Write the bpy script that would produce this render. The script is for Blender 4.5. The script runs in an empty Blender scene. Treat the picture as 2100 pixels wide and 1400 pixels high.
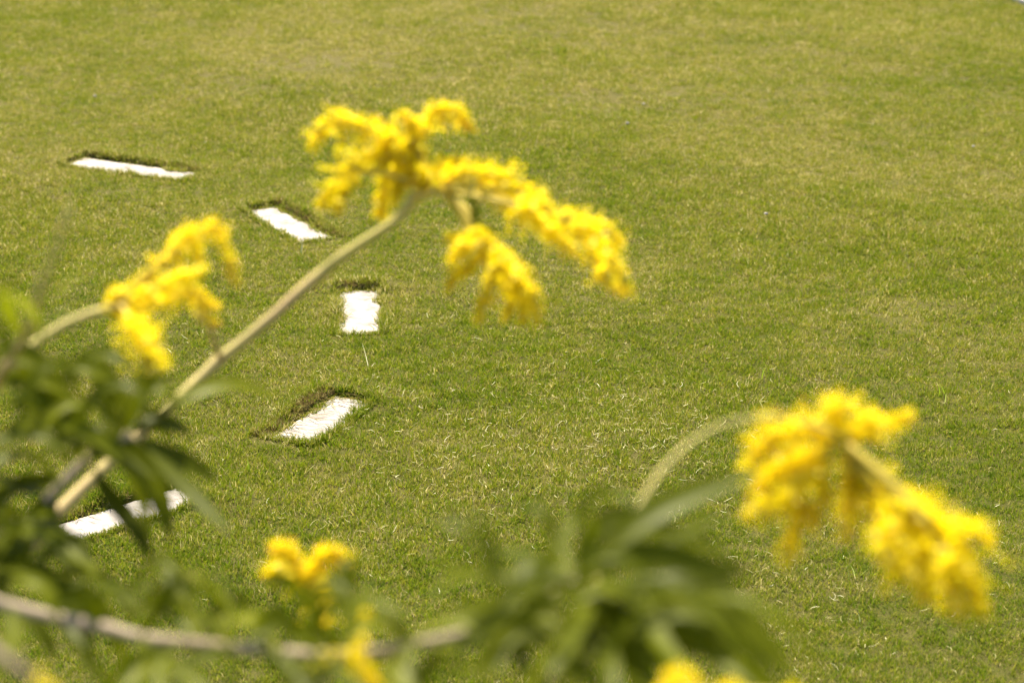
import bpy, math, random
import numpy as np
from mathutils import Vector, Matrix

S = bpy.context.scene
COL = S.collection
rng = np.random.default_rng(7)
random.seed(11)

# ------------------------------------------------------------------ camera
CAM_H, PITCH, LENS = 2.9, math.radians(20.0), 85.0
FPX = LENS / 36.0 * 2100.0
cam_data = bpy.data.cameras.new('camera')
cam = bpy.data.objects.new('camera', cam_data)
COL.objects.link(cam)
cam.location = (0, 0, CAM_H)
cam.rotation_euler = (math.pi / 2 - PITCH, 0, 0)
cam_data.lens = LENS
cam_data.sensor_width = 36.0
cam_data.clip_start = 0.05
cam_data.clip_end = 2000
cam_data.dof.use_dof = True
cam_data.dof.focus_distance = 7.45
cam_data.dof.aperture_fstop = 3.2
S.camera = cam

# ------------------------------------------------------------------ light
SUN_EL, SUN_AZ = math.radians(62), math.radians(-20)      # sun beyond the lawn, slightly to the left
world = bpy.data.worlds.new('World'); S.world = world
world.use_nodes = True
wn = world.node_tree.nodes
sky = wn.new('ShaderNodeTexSky'); sky.sky_type = 'NISHITA'; sky.sun_disc = False
sky.sun_elevation = SUN_EL; sky.sun_rotation = SUN_AZ
sky.dust_density = 1.6
bg = wn['Background']; bg.inputs['Strength'].default_value = 0.085
world.node_tree.links.new(sky.outputs[0], bg.inputs[0])
sun_d = bpy.data.lights.new('sun', 'SUN'); sun_d.energy = 4.6; sun_d.angle = math.radians(0.53)
sun_d.color = (1.0, 0.91, 0.73)
sun = bpy.data.objects.new('sun', sun_d); COL.objects.link(sun)
sdir = Vector((math.sin(SUN_AZ) * math.cos(SUN_EL), math.cos(SUN_AZ) * math.cos(SUN_EL), math.sin(SUN_EL)))
sun.rotation_euler = sdir.to_track_quat('Z', 'Y').to_euler()
sun.location = sdir * 40
S.view_settings.view_transform = 'Standard'
S.view_settings.look = 'None'
S.view_settings.exposure = 1.8
S.view_settings.gamma = 1.0
S.view_settings.use_curve_mapping = False
S.render.engine = 'CYCLES'
S.cycles.use_denoising = True
S.cycles.max_bounces = 5
S.cycles.transparent_max_bounces = 5

# ------------------------------------------------------------------ helpers
CAMP = np.array([0, 0, CAM_H])
FWD = np.array([0, math.cos(PITCH), -math.sin(PITCH)])
UPV = np.array([0, math.sin(PITCH), math.cos(PITCH)])
RGT = np.array([1.0, 0, 0])

def at(u, v, d):
    """point of the place seen at photo position (u, v), d metres deep along the view axis"""
    return CAMP + d * (FWD + RGT * ((u - 1050) / FPX) + UPV * ((700 - v) / FPX))

def on_ground(u, v, z=0.0):
    r = FWD + RGT * ((u - 1050) / FPX) + UPV * ((700 - v) / FPX)
    return CAMP + r * ((z - CAM_H) / r[2])

def nrm(a):
    return a / (np.linalg.norm(a) + 1e-12)

def spline(pts, n):
    """Catmull-Rom through pts, n samples"""
    P = np.asarray(pts, float)
    if len(P) == 2:
        t = np.linspace(0, 1, n)[:, None]
        return P[0] * (1 - t) + P[1] * t
    Q = np.vstack([2 * P[0] - P[1], P, 2 * P[-1] - P[-2]])
    seg = np.r_[0, np.cumsum(np.linalg.norm(np.diff(P, axis=0), axis=1))]
    out = []
    for s in np.linspace(0, seg[-1], n):
        i = min(int(np.searchsorted(seg, s, 'right')) - 1, len(P) - 2)
        t = (s - seg[i]) / max(seg[i + 1] - seg[i], 1e-9)
        p0, p1, p2, p3 = Q[i:i + 4]
        out.append(.5 * ((2 * p1) + (-p0 + p2) * t + (2 * p0 - 5 * p1 + 4 * p2 - p3) * t * t + (-p0 + 3 * p1 - 3 * p2 + p3) * t ** 3))
    return np.array(out)

class MB:
    def __init__(self):
        self.v, self.f, self.a = [], [], []
    def add(self, verts, faces, attr=0.0):
        o = len(self.v)
        self.v.extend(map(tuple, verts))
        self.f.extend([tuple(i + o for i in f) for f in faces])
        self.a.extend([attr] * len(verts) if np.isscalar(attr) else list(attr))
    def tube(self, pts, rad, sides=7, attr=0.0):
        pts = np.asarray(pts); n = len(pts)
        rad = np.broadcast_to(rad, n)
        T = np.gradient(pts, axis=0)
        V = []
        ref = np.array([.31, .2, .93])
        for i in range(n):
            t = nrm(T[i]); a = nrm(np.cross(t, ref)); b = np.cross(t, a)
            for k in range(sides):
                th = 2 * math.pi * k / sides
                V.append(pts[i] + rad[i] * (a * math.cos(th) + b * math.sin(th)))
        F = [(i * sides + k, i * sides + (k + 1) % sides, (i + 1) * sides + (k + 1) % sides, (i + 1) * sides + k)
             for i in range(n - 1) for k in range(sides)]
        F += [tuple(range(sides - 1, -1, -1)), tuple(range((n - 1) * sides, n * sides))]
        self.add(V, F, attr)
    def build(self, name, mat, parent=None, origin=None, smooth=True, link=True):
        me = bpy.data.meshes.new(name)
        V = np.array(self.v)
        if origin is not None: V = V - np.asarray(origin)
        me.from_pydata(V.tolist(), [], self.f)
        at_ = me.attributes.new('tone', 'FLOAT', 'POINT')
        at_.data.foreach_set('value', np.array(self.a, dtype=np.float32))
        if smooth: me.polygons.foreach_set('use_smooth', [True] * len(me.polygons))
        me.materials.append(mat); me.update()
        o = bpy.data.objects.new(name, me)
        if origin is not None: o.location = origin
        if link: COL.objects.link(o)
        if parent is not None:
            o.parent = parent
            o.matrix_parent_inverse = parent_world(parent).inverted()
        return o

def parent_world(p):
    m = Matrix.Translation(p.location) @ p.rotation_euler.to_matrix().to_4x4()
    return m if p.parent is None else parent_world(p.parent) @ p.matrix_parent_inverse @ m

def tag(o, label=None, cat=None, group=None, kind=None):
    if label: o['label'] = label
    if cat: o['category'] = cat
    if group: o['group'] = group
    if kind: o['kind'] = kind
    return o

# ------------------------------------------------------------------ materials
def new_mat(name):
    m = bpy.data.materials.new(name); m.use_nodes = True
    nt = m.node_tree; nt.nodes.clear()
    out = nt.nodes.new('ShaderNodeOutputMaterial')
    return m, nt, out

def N(nt, typ, **kw):
    n = nt.nodes.new(typ)
    for k, v in kw.items():
        if k in n.inputs: n.inputs[k].default_value = v
        else: setattr(n, k, v)
    return n

def ramp(nt, src, stops):
    r = nt.nodes.new('ShaderNodeValToRGB')
    e = r.color_ramp.elements
    while len(e) > 1: e.remove(e[-1])
    e[0].position = stops[0][0]; e[0].color = (*stops[0][1], 1)
    for p, c in stops[1:]:
        x = e.new(p); x.color = (*c, 1)
    nt.links.new(src, r.inputs[0])
    return r.outputs[0]

def noise(nt, scale, detail=3, vec=None, rough=.55):
    n = N(nt, 'ShaderNodeTexNoise'); n.inputs['Scale'].default_value = scale
    n.inputs['Detail'].default_value = detail; n.inputs['Roughness'].default_value = rough
    if vec is not None: nt.links.new(vec, n.inputs['Vector'])
    return n.outputs[0]

def mixc(nt, fac, a, b, mode='MIX'):
    m = nt.nodes.new('ShaderNodeMix'); m.data_type = 'RGBA'; m.blend_type = mode
    if isinstance(fac, (int, float)): m.inputs[0].default_value = fac
    else: nt.links.new(fac, m.inputs[0])
    for i, c in ((6, a), (7, b)):
        if isinstance(c, tuple): m.inputs[i].default_value = (*c, 1)
        else: nt.links.new(c, m.inputs[i])
    return m.outputs[2]

def mathn(nt, op, a, b=None, clamp=False):
    m = nt.nodes.new('ShaderNodeMath'); m.operation = op; m.use_clamp = clamp
    for i, c in enumerate((a, b)):
        if c is None: continue
        if isinstance(c, (int, float)): m.inputs[i].default_value = c
        else: nt.links.new(c, m.inputs[i])
    return m.outputs[0]

def leafy(nt, out, col, rough=.5, trans=.35, spec=.4, tcol=None):
    p = nt.nodes.new('ShaderNodeBsdfPrincipled')
    nt.links.new(col, p.inputs['Base Color'])
    p.inputs['Roughness'].default_value = rough
    p.inputs['Specular IOR Level'].default_value = spec
    t = nt.nodes.new('ShaderNodeBsdfTranslucent')
    nt.links.new(tcol or col, t.inputs[0])
    mx = nt.nodes.new('ShaderNodeMixShader'); mx.inputs[0].default_value = trans
    nt.links.new(p.outputs[0], mx.inputs[1]); nt.links.new(t.outputs[0], mx.inputs[2])
    nt.links.new(mx.outputs[0], out.inputs[0])

def lawn_dryness(nt):
    """0..1 patches of drier, tan turf across the lawn (world position)"""
    g = nt.nodes.new('ShaderNodeNewGeometry').outputs['Position']
    mp = N(nt, 'ShaderNodeMapping'); nt.links.new(g, mp.inputs[0]); mp.inputs['Scale'].default_value = (1, 1, 0)
    a = noise(nt, .55, 4, mp.outputs[0], .6)
    b = noise(nt, 3.2, 4, mp.outputs[0], .65)
    c = noise(nt, 14, 3, mp.outputs[0], .6)
    s = mathn(nt, 'ADD', mathn(nt, 'MULTIPLY', a, 1.1), mathn(nt, 'MULTIPLY', b, .9))
    s = mathn(nt, 'ADD', s, mathn(nt, 'MULTIPLY', c, .7))
    # the turf farther up the lawn is drier
    sx = nt.nodes.new('ShaderNodeSeparateXYZ'); nt.links.new(g, sx.inputs[0])
    far = mathn(nt, 'MULTIPLY', mathn(nt, 'SUBTRACT', sx.outputs[1], 7.5), .045)
    s = mathn(nt, 'ADD', s, mathn(nt, 'MINIMUM', mathn(nt, 'MAXIMUM', far, -.06), .26))
    s = mathn(nt, 'MULTIPLY', mathn(nt, 'SUBTRACT', s, 1.02), 1.35, True)
    return s, g

def mat_grass():
    m, nt, out = new_mat('grass_blades')
    dry, pos = lawn_dryness(nt)
    at_ = N(nt, 'ShaderNodeAttribute', attribute_name='tone').outputs['Fac']
    oi = nt.nodes.new('ShaderNodeObjectInfo').outputs['Random']
    v = mathn(nt, 'ADD', mathn(nt, 'MULTIPLY', at_, .75), mathn(nt, 'MULTIPLY', oi, .16))
    v = mathn(nt, 'ADD', v, mathn(nt, 'MULTIPLY', dry, .44))
    col = ramp(nt, v, [(0.0, (.056, .104, .003)), (.28, (.104, .164, .004)), (.5, (.168, .210, .007)),
                       (.72, (.260, .245, .022)), (.88, (.36, .30, .075)), (1.0, (.54, .46, .20))])
    leafy(nt, out, col, .6, .45, .12)
    return m

def mat_soil():
    m, nt, out = new_mat('lawn_soil')
    dry, pos = lawn_dryness(nt)
    n = noise(nt, 160, 4, pos, .7)
    n2 = noise(nt, 45, 3, pos, .6)
    s = ramp(nt, n, [(.3, (.024, .018, .006)), (.55, (.06, .045, .016)), (.75, (.12, .09, .035))])
    g = ramp(nt, n2, [(.3, (.035, .050, .003)), (.6, (.065, .080, .006)), (.8, (.11, .10, .02))])
    col = mixc(nt, .55, s, g)
    col = mixc(nt, mathn(nt, 'MULTIPLY', dry, .35), col, (.17, .125, .05))
    p = nt.nodes.new('ShaderNodeBsdfPrincipled'); p.inputs['Roughness'].default_value = .95
    p.inputs['Specular IOR Level'].default_value = .1
    nt.links.new(col, p.inputs['Base Color'])
    b = N(nt, 'ShaderNodeBump'); b.inputs['Strength'].default_value = .8; b.inputs['Distance'].default_value = .01
    nt.links.new(n, b.inputs['Height']); nt.links.new(b.outputs[0], p.inputs['Normal'])
    nt.links.new(p.outputs[0], out.inputs[0])
    return m

def mat_ramp_attr(name, stops, rough=.5, trans=.3, spec=.4, rnd=.3, nscale=0, ):
    m, nt, out = new_mat(name)
    at_ = N(nt, 'ShaderNodeAttribute', attribute_name='tone').outputs['Fac']
    oi = nt.nodes.new('ShaderNodeObjectInfo').outputs['Random']
    v = mathn(nt, 'ADD', mathn(nt, 'MULTIPLY', at_, 1 - rnd), mathn(nt, 'MULTIPLY', oi, rnd))
    if nscale:
        g = nt.nodes.new('ShaderNodeNewGeometry').outputs['Position']
        v = mathn(nt, 'ADD', v, mathn(nt, 'MULTIPLY', mathn(nt, 'SUBTRACT', noise(nt, nscale, 3, g), .5), .5))
    col = ramp(nt, v, stops)
    leafy(nt, out, col, rough, trans, spec)
    return m

def mat_concrete(name, lo, hi):
    m, nt, out = new_mat(name)
    g = nt.nodes.new('ShaderNodeNewGeometry').outputs['Position']
    n1 = noise(nt, 14, 5, g, .65); n2 = noise(nt, 220, 3, g, .7); n3 = noise(nt, 45, 4, g, .6)
    c = ramp(nt, n1, [(.32, lo), (.62, hi)])
    c = mixc(nt, mathn(nt, 'MULTIPLY', mathn(nt, 'SUBTRACT', n2, .52, True), 1.8, True), c, (.30, .24, .18))
    c = mixc(nt, mathn(nt, 'MULTIPLY', mathn(nt, 'SUBTRACT', n3, .60, True), 2.2, True), c, (.36, .29, .21))
    p = nt.nodes.new('ShaderNodeBsdfPrincipled'); p.inputs['Roughness'].default_value = .85
    nt.links.new(c, p.inputs['Base Color'])
    b = N(nt, 'ShaderNodeBump'); b.inputs['Strength'].default_value = .35; b.inputs['Distance'].default_value = .003
    nt.links.new(n2, b.inputs['Height']); nt.links.new(b.outputs[0], p.inputs['Normal'])
    nt.links.new(p.outputs[0], out.inputs[0])
    return m

M_GRASS = mat_grass(); M_SOIL = mat_soil()
M_STONE = mat_concrete('pale_concrete', (.15, .128, .108), (.31, .285, .255))
M_KERB = mat_concrete('kerb_concrete', (.40, .36, .31), (.52, .48, .42))
M_THATCH = mat_ramp_attr('turf_thatch', [(0, (.04, .030, .010)), (.4, (.12, .085, .028)), (.7, (.24, .19, .045)), (1, (.42, .34, .13))], .8, .4, .1, .1)
M_STRAW = mat_ramp_attr('straw', [(0, (.26, .23, .05)), (.5, (.42, .38, .15)), (1, (.70, .66, .42))], .5, .3, .25, .0)
M_TALL = mat_ramp_attr('tall_grass', [(0, (.12, .20, .012)), (.6, (.24, .32, .02)), (1, (.62, .58, .36))], .45, .45, .4, .0)
M_LEAF = mat_ramp_attr('shrub_leaf', [(0, (.046, .058, .001)), (.5, (.096, .114, .002)), (.85, (.155, .175, .004)), (1, (.23, .24, .03))], .42, .55, .10, .6, 22)
M_PETAL = mat_ramp_attr('yellow_petals', [(0, (.66, .36, .05)), (.13, (.80, .58, .006)), (.35, (.86, .70, .006)), (.75, (.88, .76, .010)), (1, (.90, .82, .25))], .6, .68, .06, .12)
M_STALK = mat_ramp_attr('flower_stalk', [(0, (.42, .32, .02)), (.6, (.52, .40, .05)), (1, (.6, .45, .12))], .6, .2, .3, .4, 40)
M_BARK = mat_ramp_attr('shrub_bark', [(0, (.12, .08, .05)), (.45, (.20, .15, .095)), (.8, (.28, .22, .145)), (1, (.38, .31, .21))], .75, 0.0, .25, .0, 60)
M_GREENSTEM = mat_ramp_attr('young_stem', [(0, (.30, .20, .105)), (.5, (.40, .29, .13)), (1, (.43, .37, .11))], .65, 0.0, .2, .0, 60)

# ------------------------------------------------------------------ stepping slabs: layout
# far-edge midpoints and directions measured on the ground
ZS = -0.004
WID = 0.132
slabs = []
def slab_def(far_a, far_b, length=None, wid=WID):
    a, b = on_ground(*far_a, ZS), on_ground(*far_b, ZS)
    ax = nrm((b - a)[:2]); L = np.linalg.norm((b - a)[:2]) if length is None else length
    n = np.array([-ax[1], ax[0]])
    if n[1] < 0: n = -n                       # n points away from the camera
    mid = (a + b)[:2] / 2
    c = mid - n * wid / 2
    slabs.append(dict(c=c, ax=ax, n=n, hl=L / 2, hw=wid / 2))
slab_def((172, 323), (414, 354), wid=.160)
slab_def((563, 421), (687, 488), wid=.155)
# the one that runs straight away from the camera: given by its side edge
def slab_end(far_l, far_r, near_mid_v):
    a, b = on_ground(*far_l, ZS), on_ground(*far_r, ZS)
    m = (a + b)[:2] / 2
    q = on_ground(739, near_mid_v, ZS)[:2]
    n = nrm(m - q)
    L = float(np.dot(m - q, n))
    slabs.append(dict(c=m - n * L / 2, ax=n, n=np.array([n[1], -n[0]]), hl=L / 2, hw=np.linalg.norm((b - a)[:2]) / 2))
slab_end((695, 596), (779, 593), 686)
slab_def((553, 896), (688, 810), wid=.158)
slab_def((96, 1081), (366, 997), wid=.150)

_NZ = rng.normal(size=(64, 4096))
for _k in range(64):
    _NZ[_k] = np.convolve(_NZ[_k], np.ones(5) / 5, 'same')
_NZ /= _NZ.std()
def ragged(u, row, cell=.006):
    t = (u + 3) / cell; i = np.floor(t).astype(int) % 4090; f = t - np.floor(t)
    return _NZ[row, i] * (1 - f) + _NZ[row, i + 1] * f

def slab_sd(x, y, s):
    dx, dy = x - s['c'][0], y - s['c'][1]
    u = dx * s['ax'][0] + dy * s['ax'][1]; w = dx * s['n'][0] + dy * s['n'][1]
    qx, qy = np.abs(u) - s['hl'], np.abs(w) - s['hw']
    return np.hypot(np.maximum(qx, 0), np.maximum(qy, 0)) + np.minimum(np.maximum(qx, qy), 0), u, w

def sstep(a, b, x):
    t = np.clip((x - a) / (b - a), 0, 1); return t * t * (3 - 2 * t)

def wob(x, y, k, ph):
    return np.sin(x * k + ph) * np.cos(y * k * .83 + 1.7 * ph) + .6 * np.sin((x * .7 + y * .9) * k * 1.9 + 2.3 * ph)

def height(x, y):
    z = .010 * wob(x, y, 2.1, .4) + .005 * wob(x, y, 6.3, 1.9) + .0022 * wob(x, y, 23, .8) + .0012 * wob(x, y, 60, 2.8)
    flat = np.zeros_like(z); rec = np.zeros_like(z); rise = np.zeros_like(z)
    for s in slabs:
        sd, u, w = slab_sd(x, y, s)
        flat = np.maximum(flat, 1 - sstep(.02, .30, sd))
        edge = .004 + .006 * np.sin(u * 61 + s['c'][0] * 9) * np.sin(u * 27 + 1)
        bk = (w > 0) if s['ax'][1] < .9 else (u > 0)
        rec = np.maximum(rec, 1 - sstep(.0, np.where(bk, .012 + edge, .006), sd))
        # turf stands higher on the side away from the camera
        away = np.clip((y - s['c'][1]) / .10, 0, 1) if s['ax'][1] < .9 else np.clip((y - s['c'][1] - s['hl'] * .75) / .06, 0, 1)
        rise = np.maximum(rise, away * (1 - sstep(.03, .22, sd)))
    z = z * (1 - flat * .85) + .013 * rise
    return z - (z + .030) * rec

# ------------------------------------------------------------------ lawn: one ground sheet
cs = np.array([s['c'] for s in slabs])
x0, x1, y0, y1 = cs[:, 0].min() - .45, cs[:, 0].max() + .45, cs[:, 1].min() - .45, cs[:, 1].max() + .45
def axis(lo, hi, fine, outer_lo, outer_hi):
    mid = np.arange(lo, hi, fine)
    def grow(a, b):
        out, step, p = [], fine, a
        sg = 1 if b > a else -1
        while (p - b) * sg < 0:
            step = min(step * 1.25, max(.12, abs(p - a) * .12)); p += sg * step; out.append(p)
        return np.array(out)
    return np.r_[grow(lo, outer_lo)[::-1], mid, grow(mid[-1], outer_hi)]
gx, gy = axis(x0, x1, .011, -150, 150), axis(y0, y1, .011, -60, 300)
X, Y = np.meshgrid(gx, gy)
Z = height(X, Y)
nx, ny = len(gx), len(gy)
me = bpy.data.meshes.new('lawn')
idx = np.arange(nx * ny).reshape(ny, nx)
quads = np.stack([idx[:-1, :-1], idx[:-1, 1:], idx[1:, 1:], idx[1:, :-1]], -1).reshape(-1, 4)
me.vertices.add(nx * ny); me.vertices.foreach_set('co', np.stack([X, Y, Z], -1).astype(np.float32).ravel())
me.loops.add(len(quads) * 4); me.loops.foreach_set('vertex_index', quads.ravel().astype(np.int32))
me.polygons.add(len(quads)); me.polygons.foreach_set('loop_start', np.arange(0, len(quads) * 4, 4, dtype=np.int32))
me.update(calc_edges=True); me.validate()
me.polygons.foreach_set('use_smooth', np.ones(len(quads), dtype=bool))
me.materials.append(M_SOIL)
lawn = bpy.data.objects.new('lawn', me); COL.objects.link(lawn); tag(lawn, 'soil and thatch of the mown lawn', kind='structure')

# ------------------------------------------------------------------ slabs
slab_labels = [
    'long white concrete slab sunk in the lawn, farthest from the camera at upper left',
    'narrow white concrete slab slanting down to the right, second from the far end',
    'squarish-looking white concrete slab below the main stem, pointing straight at the camera',
    'white concrete slab partly overgrown with straw, slanting down to the left',
    'nearest white concrete slab, half hidden behind dark green leaves at lower left',
]
for s, lab in zip(slabs, slab_labels):
    mb = MB()
    hl, hw, T = s['hl'], s['hw'], .06
    # bevelled slab with slightly chipped rim
    rings = []
    n_l, n_w = 26, 9
    def ring(inset, z):
        p = []
        per = [(-1 + 2 * i / n_l, -1) for i in range(n_l)] + [(1, -1 + 2 * i / n_w) for i in range(n_w)] + \
              [(1 - 2 * i / n_l, 1) for i in range(n_l)] + [(-1, 1 - 2 * i / n_w) for i in range(n_w)]
        for a, b in per:
            p.append((a * (hl - inset), b * (hw - inset), z))
        return np.array(p)
    r3 = ring(.012, 0.0); k = len(r3)
    jit = rng.normal(0, .0016, k)
    r0, r1, r2 = ring(0, -T), ring(0.0, -.006), ring(.004, -.0015)
    for r in (r1, r2):
        r[:, 0] *= 1 + jit / hl; r[:, 1] *= 1 + jit / hw
        r[:, 2] += np.minimum(rng.normal(0, .0012, k), 0)
    V = np.vstack([r0, r1, r2, r3])
    F = [(a * k + i, a * k + (i + 1) % k, (a + 1) * k + (i + 1) % k, (a + 1) * k + i) for a in range(3) for i in range(k)]
    F += [tuple(range(3 * k, 4 * k)), tuple(range(k - 1, -1, -1))]
    mb.add(V, F)
    o = mb.build('stepping_slab', M_STONE, smooth=False)
    o.location = (s['c'][0], s['c'][1], ZS); o.rotation_euler = (rng.normal(0, .006), rng.normal(0, .006), math.atan2(s['ax'][1], s['ax'][0]))
    tag(o, lab, 'slab', 'white slabs set in an arc in the lawn', 'thing')

# concrete edging strip beyond the lawn, top right
kp = on_ground(2086, 6, 0)
kd = nrm(on_ground(2100, 12, 0) - on_ground(2066, 0, 0)); kd[2] = 0; kd = nrm(kd)
kn = np.array([-kd[1], kd[0], 0]); kn = kn if kn[1] > 0 else -kn
edge0 = on_ground(2066, 0, .0)
mb = MB()
prof = [(0, -.1), (0, .028), (.010, .038), (.22, .038), (.23, .028), (.23, -.1)]
ts = np.linspace(-9, 9, 61)
V = []
for t in ts:
    for a, z in prof:
        p = edge0 + kd * t + kn * (a + .05 * (t / 9) ** 2); V.append((p[0], p[1], z))
n_p = len(prof)
F = [(i * n_p + j, (i + 1) * n_p + j, (i + 1) * n_p + j + 1, i * n_p + j + 1) for i in range(60) for j in range(n_p - 1)]
F += [tuple(range(n_p)), tuple(range(60 * n_p, 61 * n_p))[::-1]]
mb.add(V, F)
tag(mb.build('lawn_edging', M_KERB, smooth=False), 'pale concrete edging strip at the far right corner of the lawn', 'edging', kind='thing')

# ------------------------------------------------------------------ grass: tufts on points
def blade(mb, base, h, w, az, lean, curl, tone, segs=3):
    d = np.array([math.cos(az), math.sin(az), 0]); side = np.array([-d[1], d[0], 0])
    tw = rng.uniform(-.8, .8)
    side = nrm(side * math.cos(tw) + d * math.sin(tw))
    V, F, A = [], [], []
    p = np.array(base, float); ang = lean
    for i in range(segs + 1):
        t = i / segs
        ww = w * (1 - t ** 1.7) * .5
        if i < segs:
            V += [p - side * ww, p + side * ww]; A += [tone] * 2
        else:
            V.append(p.copy()); A.append(min(1, tone + .06))
        p = p + (d * math.sin(ang) + np.array([0, 0, 1]) * math.cos(ang)) * h / segs
        ang += curl / segs
    for i in range(segs - 1): F.append((2 * i, 2 * i + 1, 2 * i + 3, 2 * i + 2))
    F.append((2 * segs - 2, 2 * segs - 1, 2 * segs))
    mb.add(V, F, A)

def tuft(name, n, rad, hmin, hmax, dryp, mat, lean=.45, wid=(.0016, .0028), brown=False):
    mb = MB()
    for _ in range(n):
        r = rad * math.sqrt(rng.random()); th = rng.uniform(0, 6.283)
        q = rng.random()
        tone = rng.uniform(.72, 1.0) if q < dryp else rng.uniform(.0, .62)
        if brown: tone = rng.random()
        blade(mb, (r * math.cos(th), r * math.sin(th), -.003), rng.uniform(hmin, hmax), rng.uniform(*wid),
              rng.uniform(0, 6.283), abs(rng.normal(0, lean)), rng.uniform(-.1, 1.0), tone)
    return mb.build(name, mat, link=False)

tuft_sets = bpy.data.collections.new('tuft_variants')
N_VAR = 12
for i in range(N_VAR):
    tuft_sets.objects.link(tuft('blade_tuft_%02d' % i, 54, .034, .012, .026, .11, M_GRASS))
thatch_sets = bpy.data.collections.new('thatch_variants')
for i in range(5):
    thatch_sets.objects.link(tuft('thatch_tuft_%02d' % i, 16, .013, .010, .026, .3, M_THATCH, .8, (.0012, .0022), True))

def points_object(name, P, rotz, tilt, scl, coll, label, cat):
    m = bpy.data.meshes.new(name)
    m.vertices.add(len(P)); m.vertices.foreach_set('co', P.astype(np.float32).ravel())
    rot = np.stack([tilt[:, 0], tilt[:, 1], rotz], -1)
    a = m.attributes.new('rot', 'FLOAT_VECTOR', 'POINT'); a.data.foreach_set('vector', rot.astype(np.float32).ravel())
    a = m.attributes.new('scl', 'FLOAT', 'POINT'); a.data.foreach_set('value', scl.astype(np.float32))
    o = bpy.data.objects.new(name, m); COL.objects.link(o)
    ng = bpy.data.node_groups.new(name, 'GeometryNodeTree')
    ng.interface.new_socket('Geometry', in_out='INPUT', socket_type='NodeSocketGeometry')
    ng.interface.new_socket('Geometry', in_out='OUTPUT', socket_type='NodeSocketGeometry')
    gi, go = ng.nodes.new('NodeGroupInput'), ng.nodes.new('NodeGroupOutput')
    ci = ng.nodes.new('GeometryNodeCollectionInfo'); ci.inputs[0].default_value = coll
    ci.inputs['Separate Children'].default_value = True; ci.inputs['Reset Children'].default_value = True
    ip = ng.nodes.new('GeometryNodeInstanceOnPoints'); ip.inputs['Pick Instance'].default_value = True
    ra = ng.nodes.new('GeometryNodeInputNamedAttribute'); ra.data_type = 'FLOAT_VECTOR'; ra.inputs[0].default_value = 'rot'
    sa = ng.nodes.new('GeometryNodeInputNamedAttribute'); sa.data_type = 'FLOAT'; sa.inputs[0].default_value = 'scl'
    er = ng.nodes.new('FunctionNodeEulerToRotation')
    ri = ng.nodes.new('FunctionNodeRandomValue'); ri.data_type = 'INT'
    for s_ in ri.inputs:
        if s_.type == 'INT' and s_.name == 'Min': s_.default_value = 0
        if s_.type == 'INT' and s_.name == 'Max': s_.default_value = 99
    L = ng.links.new
    L(gi.outputs[0], ip.inputs['Points']); L(ci.outputs[0], ip.inputs['Instance'])
    L(ra.outputs[0], er.inputs[0]); L(er.outputs[0], ip.inputs['Rotation'])
    L(sa.outputs[0], ip.inputs['Scale'])
    rout = [s_ for s_ in ri.outputs if s_.type == 'INT'][0]
    L(rout, ip.inputs['Instance Index'])
    L(ip.outputs[0], go.inputs[0])
    md = o.modifiers.new('tufts', 'NODES'); md.node_group = ng
    tag(o, label, cat, kind='stuff')
    return o

def scatter(density, ya, yb, margin):
    """random ground points inside a widening strip in front of the camera"""
    out = []
    step = .5
    for a in np.arange(ya, yb, step):
        half = (a + step) * 0.235 + margin
        c = 1 / math.sqrt(density(a))
        X_, Y_ = np.meshgrid(np.arange(-half, half, c), np.arange(a, a + step, c))
        q = np.stack([X_.ravel(), Y_.ravel()], -1)
        out.append(q + rng.uniform(-.62, .62, q.shape) * c)
    return np.vstack(out)

BANK = [.030, .042, .042, .058, .030]
P = scatter(lambda y: 980 if y < 11 else (800 if y < 14.5 else 380), 4.2, 19.0, .55)
x, y = P[:, 0], P[:, 1]
keep = np.ones(len(P), bool); scl = rng.uniform(.75, 1.2, len(P))
lush = .5 + .5 * np.tanh(wob(x, y, 1.6, 2.2) * .9)
scl *= .86 + .26 * lush
for s in slabs:
    sd, u, w = slab_sd(x, y, s)
    bk = (w > 0) if s['ax'][1] < .9 else (u > s['hl'])
    si = [q is s for q in slabs].index(True)
    lim = np.where(bk, BANK[si] + .014 * ragged(u if s['ax'][1] < .9 else w, si, .02), .020 + .004 * ragged(u + w, si + 8))
    keep &= sd > lim
    scl = np.where((sd < .06) & ~bk, scl * rng.uniform(.75, 1.1, len(P)), scl)
    scl = np.where((sd < .07) & bk, scl * rng.uniform(.9, 1.25, len(P)), scl)
# thin, worn patches
for (u_, v_, r) in [(705, 140, .30), (640, 130, .2), (215, 335 + 60, .12), (1080, 60, .35), (1330, 200, .3), (1880, 640, .15), (480, 180, .2)]:
    c = on_ground(u_, v_)
    d = np.hypot((x - c[0]) / 1.7, y - c[1])
    keep &= rng.random(len(P)) > .55 * np.exp(-(d / r) ** 2)
P, scl, x, y = P[keep], scl[keep], x[keep], y[keep]
P3 = np.stack([x, y, height(x, y)], -1)
points_object('grass', P3, rng.uniform(0, 6.283, len(P3)), rng.normal(0, .13, (len(P3), 2)), scl, tuft_sets,
              'short mown yellow-green grass covering the lawn', 'grass')

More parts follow.
